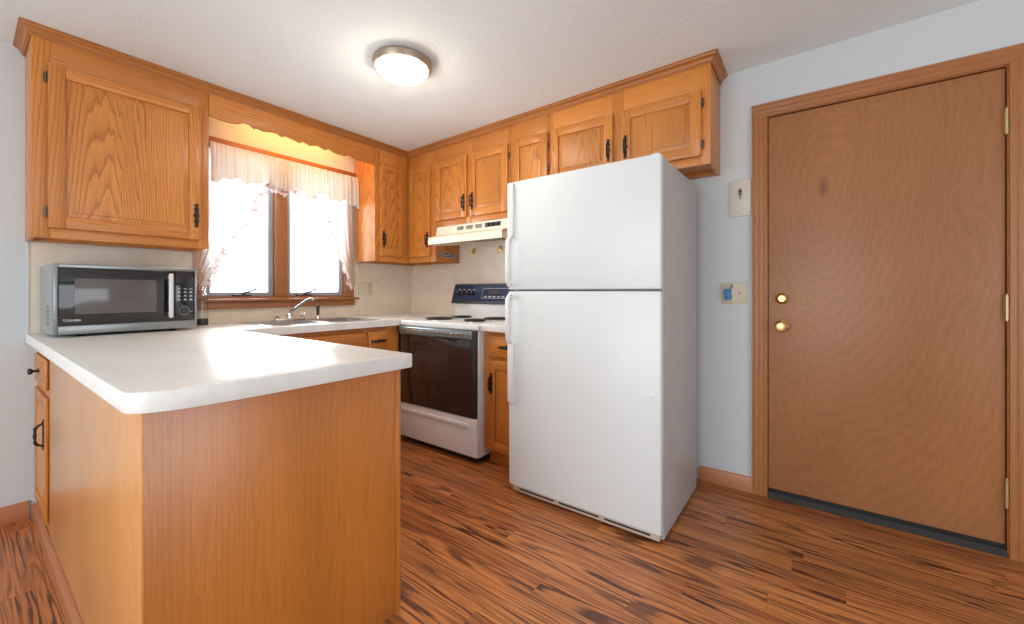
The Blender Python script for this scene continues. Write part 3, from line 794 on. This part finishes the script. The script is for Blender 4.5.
# bottle beside the microwave
t = thing('glass_bottle', 'clear glass bottle with dark base, between microwave and window', 'bottle', (-1.728, -.075, CT))
MB().lathe([(.029, .001), (.030, .004), (.030, .036), (.028, .0405), (0, .0405)], (0, 0, 0)).build('base', DKGREY, t)
MB().lathe([(.028, .041), (.029, .05), (.029, .165), (.024, .185), (.016, .197), (.014, .215), (.016, .217), (.0135, .2175), (.0115, .215), (.0135, .195), (.021, .183), (.0255, .163), (.0255, .045), (0, .043)], (0, 0, 0)).build('flask', GLASS, t)
MB().lathe([(.0175, .218), (.0175, .236), (.013, .243), (0, .244)], (0, 0, 0)).build('cap', CHROME, t)

# ------------------------------------------------------------------ microwave
mw = thing('microwave_oven', 'grey microwave with dark glass door on the peninsula worktop', 'microwave', (-2.384, -.4156, CT), math.radians(1.37))
MWW, MWD, MZ0, MZ1 = .5335, .36, .0127, .335
m = MB(); m.box(0, MWW, .022, MWD, MZ0, MZ1, .004)
for k in range(8):
    for j in range(3): m.box(-.0008, .0006, .085+j*.03, .105+j*.03, .055+k*.012, .060+k*.012, mi=1)
m.build('body', [MWGREY, BLACK], mw)
m = MB(); t_ = .016   # front bezel
m.box(0, t_, 0, .0215, MZ0, MZ1, .003); m.box(MWW-t_*.6, MWW, 0, .0215, MZ0, MZ1, .003)
m.box(t_, MWW-t_*.6, 0, .0215, MZ1-.017, MZ1, .003); m.box(t_, MWW-t_*.6, 0, .0215, MZ0, MZ0+.040, .003)
m.build('bezel', STEEL, mw)
xd = .438
m = MB(); m.box(t_+.001, xd, .001, .0213, MZ0+.041, MZ1-.018, .002); md = m.build('door', BLACKG, mw)
m = MB(); m.box(.068, .360, -.0004, .0015, .105, .268, .0003); m.build('window', MWWIN, md)
m = MB(); m.box(.404, .4235, -.030, -.021, .072, .303, .004); m.box(.408, .4195, -.022, .003, .085, .097); m.box(.408, .4195, -.022, .003, .278, .290); m.build('handle', SILVER, md)
text_mesh('brand_lettering', 'TOSHIBA', .0145, (.030, .0005, .072), (PI/2, 0, 0), SILVERP, md)
m = MB(); m.box(xd+.0015, MWW-t_*.6-.001, .001, .0213, MZ0+.041, MZ1-.018, .002); cp = m.build('control_panel', BLACKG, mw)
for r_ in range(4):
    for c_ in range(3):
        if r_ == 0 and False: continue
        m = MB(); x_ = .455+c_*.026; z_ = .222-r_*.020
        m.box(x_-.007, x_+.007, .0002, .0015, z_, z_+.0028); 
        if r_ > 0: m.box(x_-.004, x_+.004, .0002, .0015, z_+.0045, z_+.0085)
        m.build('button', LIGHTPRINT, cp)
MB().lathe([(.019, .002), (.019, -.010), (.0165, -.013), (.008, -.0135), (.0075, -.0125), (0, -.0125)], (.477, 0, .106), 'y', 28).build('dial', DKGREY, cp)
m = MB()
for k in range(28):
    a = 2*PI*k/28
    m.box(.477+.0225*math.cos(a)-.0016, .477+.0225*math.cos(a)+.0016, .0002, .0015, .106+.0225*math.sin(a)-.0012, .106+.0225*math.sin(a)+.0012)
m.box(.503, .515, .0002, .0015, .100, .1025); m.build('dial_marks', LIGHTPRINT, cp)
for fx in (.09, .44):
    for fy in (.05, .31):
        m = MB(); m.lathe([(.016, 0), (.016, .006), (.020, .0125), (0, .0125)], (fx, fy, .0002)); m.build('foot', RUBBER, mw)

# ------------------------------------------------------------------ range
rg = thing('electric_range', 'white electric range with black oven door, left of the refrigerator', 'range', (0, -.6405, 0), RIGHT)
RW = .772; RF = -.640
m = MB(); m.box(.004, RW-.004, RF, -.015, .045, CT-.045, .004); m.build('body', WHITE, rg)
m = MB(); m.box(.03, RW-.03, RF+.03, -.05, .0, .045); m.build('plinth', BLACK, rg)
m = MB(); m.box(0, RW, RF-.016, -.009, CT-.044, CT-.004, .007, seg=3); m.box(.012, RW-.012, -.09, -.010, CT-.006, 1.03, .006); ct_ = m.build('cooktop', WHITE, rg)
for bx, by, br in ((.205, -.455, .102), (.205, -.205, .082), (.565, -.455, .082), (.565, -.205, .102)):
    m = MB(); zc = CT-.004
    m.lathe([(br+.012, .0), (br+.012, .003), (br+.006, .0045), (br-.004, .001), (.03, .0008), (0, .0008)], (bx, by, zc))
    bu = m.build('drip_pan', CHROME, ct_)
    m = MB(); pts = []
    turns = 4.2 if br > .09 else 3.4; K = int(turns*22)
    for k in range(K+1):
        a = 2*PI*turns*k/K; r_ = .018+(br-.018)*k/K
        pts.append((bx+r_*math.cos(a), by+r_*math.sin(a), zc+.010))
    m.tube(pts, .0052, 8)
    m.build('burner_coil', RUBBER, bu)
m = MB(); m.box(.012, RW-.012, RF-.024, RF-.0005, .302, .872, .004); od = m.build('oven_door', DKGREY, rg)
m = MB(); m.box(.020, RW-.052, RF-.0285, RF-.0242, .308, .806, .0015); gl = m.build('glass', BROWNG, od)
m = MB(); m.box(.16, .52, RF-.0292, RF-.0286, .50, .70, .0001); m.build('window', TINT, gl)
m = MB(); m.box(.020, RW-.034, RF-.044, RF-.0242, .812, .866, .006, seg=3); hd = m.build('handle', TEAL, od)
m = MB()
for k in range(14): m.box(.05+k*.046, .05+k*.046+.036, RF-.0455, RF-.0435, .836, .848, .0005)
m.build('vent_slots', CHROME, hd)
m = MB(); m.box(.006, RW-.006, RF-.022, RF-.0005, .050, .298, .006, seg=3); dw = m.build('storage_drawer', WHITE, rg)
m = MB(); m.box(.03, RW-.07, RF-.030, RF-.0215, .235, .262, .005, seg=3); m.build('grip_ledge', WHITE, dw)
m = MB(); m.prism([(-.105, 1.022), (-.118, 1.030), (-.070, 1.182), (-.050, 1.188), (-.012, 1.188), (-.012, 1.022)], 'x', .002, RW-.002); bg = m.build('backguard', DKGREY, rg)
# slanted control face
ang = math.atan2(.048, .152)
def on_panel(x, h, out=0.):   # h runs up the slope
    n = Vector((0, -math.cos(ang), -math.sin(ang)*-1*-1))
    n = Vector((0, -math.cos(ang), math.sin(ang)))
    return Vector((x, -.118, 1.030))+Vector((0, math.sin(ang), math.cos(ang)))*h+n*out
def panel_quad(x0, x1, h0, h1, out, name, mat, parent):
    m = MB(); t = bmesh.new()
    a = [t.verts.new(on_panel(x, h, out)) for x, h in ((x0, h0), (x1, h0), (x1, h1), (x0, h1))]
    b = [t.verts.new(on_panel(x, h, -.001)) for x, h in ((x0, h0), (x1, h0), (x1, h1), (x0, h1))]
    t.faces.new(a); t.faces.new(list(reversed(b)))
    for k in range(4): t.faces.new((a[k], b[k], b[(k+1) % 4], a[(k+1) % 4]))
    bmesh.ops.recalc_face_normals(t, faces=list(t.faces)); m._add(t, 0); return m.build(name, mat, parent)
pnl = panel_quad(.012, RW-.012, .016, .148, .0015, 'control_panel', PANELG, bg)
panel_quad(.33, .60, .040, .125, .0022, 'clock_frame', LIGHTPRINT, pnl)
dsp = panel_quad(.333, .597, .043, .122, .0026, 'clock_display', PANELG, pnl)
panel_quad(.40, .50, .075, .110, .0030, 'display_window', BLACK, dsp)
for k in range(5): panel_quad(.36+k*.045, .385+k*.045, .050, .058, .0030, 'button', LIGHTPRINT, dsp)
for kx_, kh in ((.075, .082), (.125, .082), (.185, .082), (.235, .082), (.665, .082)):
    m = MB(); p = on_panel(0, kh); m.lathe([(.019, 0), (.019, -.004), (.016, -.008), (.015, -.020), (.012, -.023), (0, -.023)], (0, 0, 0), 'y', 20)
    m.box(-.003, .003, -.026, -.012, -.015, .015, .001)
    k_ = m.build('knob', BLACK, pnl); k_.location = on_panel(kx_, kh, .002); k_.rotation_euler = (-ang, 0, 0)
    m = MB(); m.box(-.001, .001, -.0265, -.0255, .004, .014); ix = m.build('pointer', LIGHTPRINT, k_)
for kx_ in (.075, .125, .185, .235, .665):
    panel_quad(kx_-.012, kx_+.012, .112, .117, .0022, 'knob_label', LIGHTPRINT, pnl)

# ------------------------------------------------------------------ range hood
hd = thing('range_hood', 'almond range hood under the cabinet above the range', 'range hood', (0, -.648, 0), RIGHT)
m = MB()
m.prism([(-.0065, 1.652), (-.288, 1.652), (-.300, 1.583), (-.382, 1.556), (-.386, 1.550), (-.386, 1.500), (-.379, 1.500), (-.378, 1.545), (-.290, 1.573), (-.0065, 1.573)], 'x', .0, .752)
for a, b in ((0, .008), (.744, .752)): m.prism([(-.0065, 1.578), (-.29, 1.578), (-.381, 1.550), (-.381, 1.500), (-.28, 1.500), (-.0065, 1.530)], 'x', a, b)
m.build('shell', CREAM, hd)
m = MB(); m.box(.25, .56, -.36, -.08, 1.530, 1.545)
m.box(.27, .54, -.34, -.10, 1.5445, 1.572); m.build('filter', DARKHOOD, hd)
def hood_face(x0, x1, z0, z1, mat, name, parent, slots=0):
    m = MB()
    def q(x, z, o): return (x, -.288-.012*(1.652-z)/.072-o, z)
    t = bmesh.new(); a = [t.verts.new(q(x, z, .0015)) for x, z in ((x0, z0), (x1, z0), (x1, z1), (x0, z1))]; b = [t.verts.new(q(x, z, -.001)) for x, z in ((x0, z0), (x1, z0), (x1, z1), (x0, z1))]
    t.faces.new(a); t.faces.new(b)
    for k in range(4): t.faces.new((a[k], b[k], b[(k+1) % 4], a[(k+1) % 4]))
    bmesh.ops.recalc_face_normals(t, faces=list(t.faces)); m._add(t, 0)
    for k in range(slots):
        z_ = z0+(z1-z0)*(k+.5)/slots; m.box(x0+.004, x1-.004, -.304, -.2965, z_-.002, z_+.002, mi=1)
    return m.build(name, [mat, DARKHOOD], parent)
for a, b in ((.235, .305), (.330, .400), (.425, .495)): hood_face(a, b, 1.604, 1.634, IVORY, 'vent', hd, 4)
sp_ = hood_face(.520, .670, 1.603, 1.637, DKGREY, 'switch_panel', hd)
for k in range(3): 
    m = MB(); m.box(.540+k*.042, .565+k*.042, -.305, -.294, 1.612, 1.628, .002); m.build('switch', BLACK, sp_)

# plaque on the cabinet side and two hooks on the backsplash
m = MB(); n_ = 48
def orn(k): 
    a = 2*PI*k/n_; c, s_ = math.cos(a), math.sin(a)
    sg = lambda q, e: math.copysign(abs(q)**e, q)
    return (.118*sg(c, .75)+.004*math.cos(6*a), .021*sg(s_, .7)*(1+.10*math.cos(10*a)))
o_ = [orn(k) for k in range(n_)]
t = thing('wall_plaque', 'ornate pewter plaque on cabinet side below the hood left end', 'plaque', (-.141, -.6342, 1.432))
m.prism(o_, 'y', 0, -.004, bev=.001); m.build('backing', BRONZE, t)
m = MB(); m.tube([(x*.93, -.005, z*.86) for x, z in o_], .0028, 8, closed=True); m.build('rim', PEWTER, t)
m = MB(); K_ = 60
m.tube([(.092*math.cos(PI*k/K_), -.0055, .0085*math.sin(PI*k/K_*9)) for k in range(K_+1)], .0026, 8)
m.build('scroll', PEWTER, t)
for k in range(-3, 4): MB().sphere((k*.026, -.004, 0), .0075, sc=(1.2, .5, .9), u=12, v=8).build('boss', PEWTER, t)
for k, (y_, lab) in enumerate(((-.806, 'brass cup hook under the hood, left one of two'), (-1.092, 'brass cup hook under the hood, right one beside refrigerator'))):
    m = MB(); m.box(-.018, .018, -.004, 0, -.022, .026, .003)
    m.tube([(0, -.003, .008), (0, -.022, .006), (0, -.034, -.006), (0, -.030, -.020), (0, -.020, -.022)], .004, 8)
    m.sphere((0, -.004, .018), .004); m.sphere((0, -.020, -.022), .005)
    o = m.build('wall_hook', BRASS); o.location = (-.0062, y_, 1.47); o.rotation_euler = (0, 0, RIGHT); tag(o, lab, 'hook', 'hooks on the backsplash')

# ------------------------------------------------------------------ refrigerator
FW = .831
fr = thing('refrigerator', 'white top-freezer refrigerator with handles on its left edge', 'refrigerator', (-.815, -1.778, 0), RIGHT-math.radians(.4))
FD = .665; FH = 1.729
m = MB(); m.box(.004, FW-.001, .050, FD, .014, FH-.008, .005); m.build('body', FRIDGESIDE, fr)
m = MB(); m.box(.012, FW-.012, .0445, .0498, .07, FH-.02); m.build('gasket', GASKET, fr)
SP0, SP1 = 1.1245, 1.1335
m = MB(); m.box(0, FW, 0, .044, SP1, FH, .008, seg=3); fd = m.build('freezer_door', FRIDGE, fr)
m = MB(); m.box(0, FW, 0, .044, .054, SP0, .008, seg=3); rd = m.build('refrigerator_door', FRIDGE, fr)
# freezer handle: flat strip, then grip standing off the door
def strip_handle(parent, zs0, zs1, zg0, zg1, up):
    m = MB()
    m.box(.002, .040, -.015, -.0002, zs0, zs1, .003)
    zj = zg1 if up else zg0       # end joined to the strip
    ze = zg0 if up else zg1
    s_ = 1 if up else -1
    pr = [(-.001, zj+s_*.034), (-.014, zj+s_*.034), (-.034, zj+s_*.006), (-.036, ze+s_*.020), (-.014, ze-s_*.012), (-.001, ze-s_*.012), (-.001, ze+s_*.006), (-.020, ze+s_*.030), (-.020, zj+s_*.002), (-.001, zj+s_*.018)]
    m.prism(pr, 'x', .002, .024, bev=.003)
    return m.build('handle', WPLAST, parent)
h1 = strip_handle(fd, 1.425, 1.722, 1.160, 1.395, True)
m = MB(); m.lathe([(.007, -.0095), (.007, -.0115), (0, -.0120)], (.022, 0, 1.692), 'y', 16); m.build('badge', PEWTER, h1)
strip_handle(rd, .515, .835, .865, 1.098, False)
m = MB(); m.lathe([(.010, .001), (.010, -.004), (.007, -.006), (0, -.006)], (.792, 0, .66), 'y', 16); m.build('stop_button', WPLAST, rd)
m = MB(); m.box(.015, FW-.012, .018, .0495, .018, .052, .004)
for k in range(3): m.box(.06+k*.25, .28+k*.25, .0165, .019, .031, .040, .001, 1)
m.build('base_grille', [BEIGE, BLACK], fr)
m = MB(); m.box(FW-.045, FW-.012, .010, .09, FH-.0078, FH+.005, .003); m.build('hinge_cover', WPLAST, fr)
for fx in (.05, FW-.05):
    for fy in (.075, FD-.06):
        m = MB(); m.lathe([(.018, 0), (.018, .008), (.008, .010), (.008, .018), (0, .018)], (fx, fy, .0002)); m.build('foot', RUBBER, fr)

# ------------------------------------------------------------------ wall plates
t = thing('key_board', 'cream rectangular plate with a hook high beside the door casing', 'wall plate', (0, -2.812, 1.652), RIGHT)
m = MB(); m.box(-.055, .0535, -.008, 0, -.103, .103, .003); m.build('plate', PALECARD, t)
m = MB(); m.tube([(0, -.008, .042), (0, -.022, .042), (0, -.026, .046), (0, -.025, .053)], .003, 8); m.lathe([(.008, -.008), (.007, -.011), (0, -.012)], (0, 0, .042), 'y', 16); m.build('hook', ANTIQ, t)
m = MB()   # key hanging from the hook
m.tube([(.011*math.cos(a), -.0185, .011*math.sin(a)) for a in [2*PI*k/20 for k in range(20)]], .003, 8, closed=True)
m.prism([(-.010, -.014), (.010, -.014), (.011, -.030), (.004, -.036), (.004, -.068), (0, -.072), (-.004, -.068), (-.004, -.036), (-.011, -.030)], 'y', -.0195, -.0172)
o = m.build('door_key', ANTIQ); o.scale = (.7, 1, .62); o.location = (0, -2.812, 1.687); o.rotation_euler = (0, 0, RIGHT); tag(o, 'dark key hanging from the cream plate beside the door', 'key')
t = thing('switch_plate', 'ivory double switch plate on wall between refrigerator and door', 'switch', (0, -2.779, 1.114), RIGHT)
m = MB(); m.box(-.063, .063, -.006, 0, -.060, .060, .003); m.build('plate', IVORY, t)
for tx in (-.030, .030):
    m = MB(); m.box(tx-.006, tx+.006, -.0068, -.005, -.013, .013); m.prism([(-.006, -.004), (-.018, .004), (-.018, .010), (-.006, .008)], 'x', tx-.004, tx+.004); m.build('toggle', BEIGE, t)
    m = MB(); m.sphere((tx, -.006, .030), .003, sc=(1, .5, 1)); m.sphere((tx, -.006, -.030), .003, sc=(1, .5, 1)); m.build('screw', PEWTER, t)
# blue tag hooked over the left toggle
t = thing('blue_tag', 'bright blue plastic tag over the left toggle of the ivory switch plate', 'tag', (0, -2.751, 1.110), RIGHT)
m = MB(); m.prism([(-.020, .022), (-.012, .030), (-.006, .026), (.008, .030), (.016, .024), (.015, -.005), (.020, -.022), (.012, -.034), (-.014, -.036), (-.018, -.015)], 'y', -.0265, -.019, bev=.0015); m.build('body', BLUE, t)
m = MB(); m.tube([(.012, -.022, .024), (.020, -.022, .036), (.024, -.021, .050), (.020, -.020, .052), (.010, -.021, .034)], .0018, 6); m.build('loop', BLACK, t)
t = thing('outlet_plate', 'ivory double outlet plate on backsplash right of the window', 'outlet', (-.528, -.0062, 1.148))
m = MB(); m.box(-.070, .070, -.006, 0, -.058, .058, .003); m.build('plate', IVORY, t)
m = MB(); m.box(-.036-.005, -.036+.005, -.007, -.005, -.012, .012); m.prism([(-.006, -.003), (-.016, .004), (-.016, .009), (-.006, .008)], 'x', -.040, -.032); m.build('toggle', BEIGE, t)
for z_ in (-.020, .020):
    m = MB(); m.prism([(.036+.016*math.cos(a), z_+.0135*math.sin(a)) for a in [2*PI*k/24 for k in range(24)]], 'y', -.0075, -.005)
    for q in (-.006, .006): m.box(.036+q-.001, .036+q+.001, -.0079, -.007, z_-.004, z_+.005, mi=1)
    m.build('socket', [BEIGE, BLACK], t)

# ------------------------------------------------------------------ ceiling light
cl = thing('ceiling_light', 'lit round flush-mount ceiling light with nickel ring and opal dome', 'ceiling light', (-1.220, -1.370, HC(-1.37)-.004))
MB().lathe([(.150, .003), (.155, -.003), (.152, -.022), (.146, -.034), (.136, -.036), (.134, -.030), (.134, -.002)], (0, 0, 0), n=48).build('ring', NICKEL, cl)
MB().lathe([(.133, -.030), (.130, -.046), (.118, -.060), (.095, -.073), (.063, -.082), (.03, -.087), (0, -.088)], (0, 0, 0), n=48).build('dome', DOME, cl)
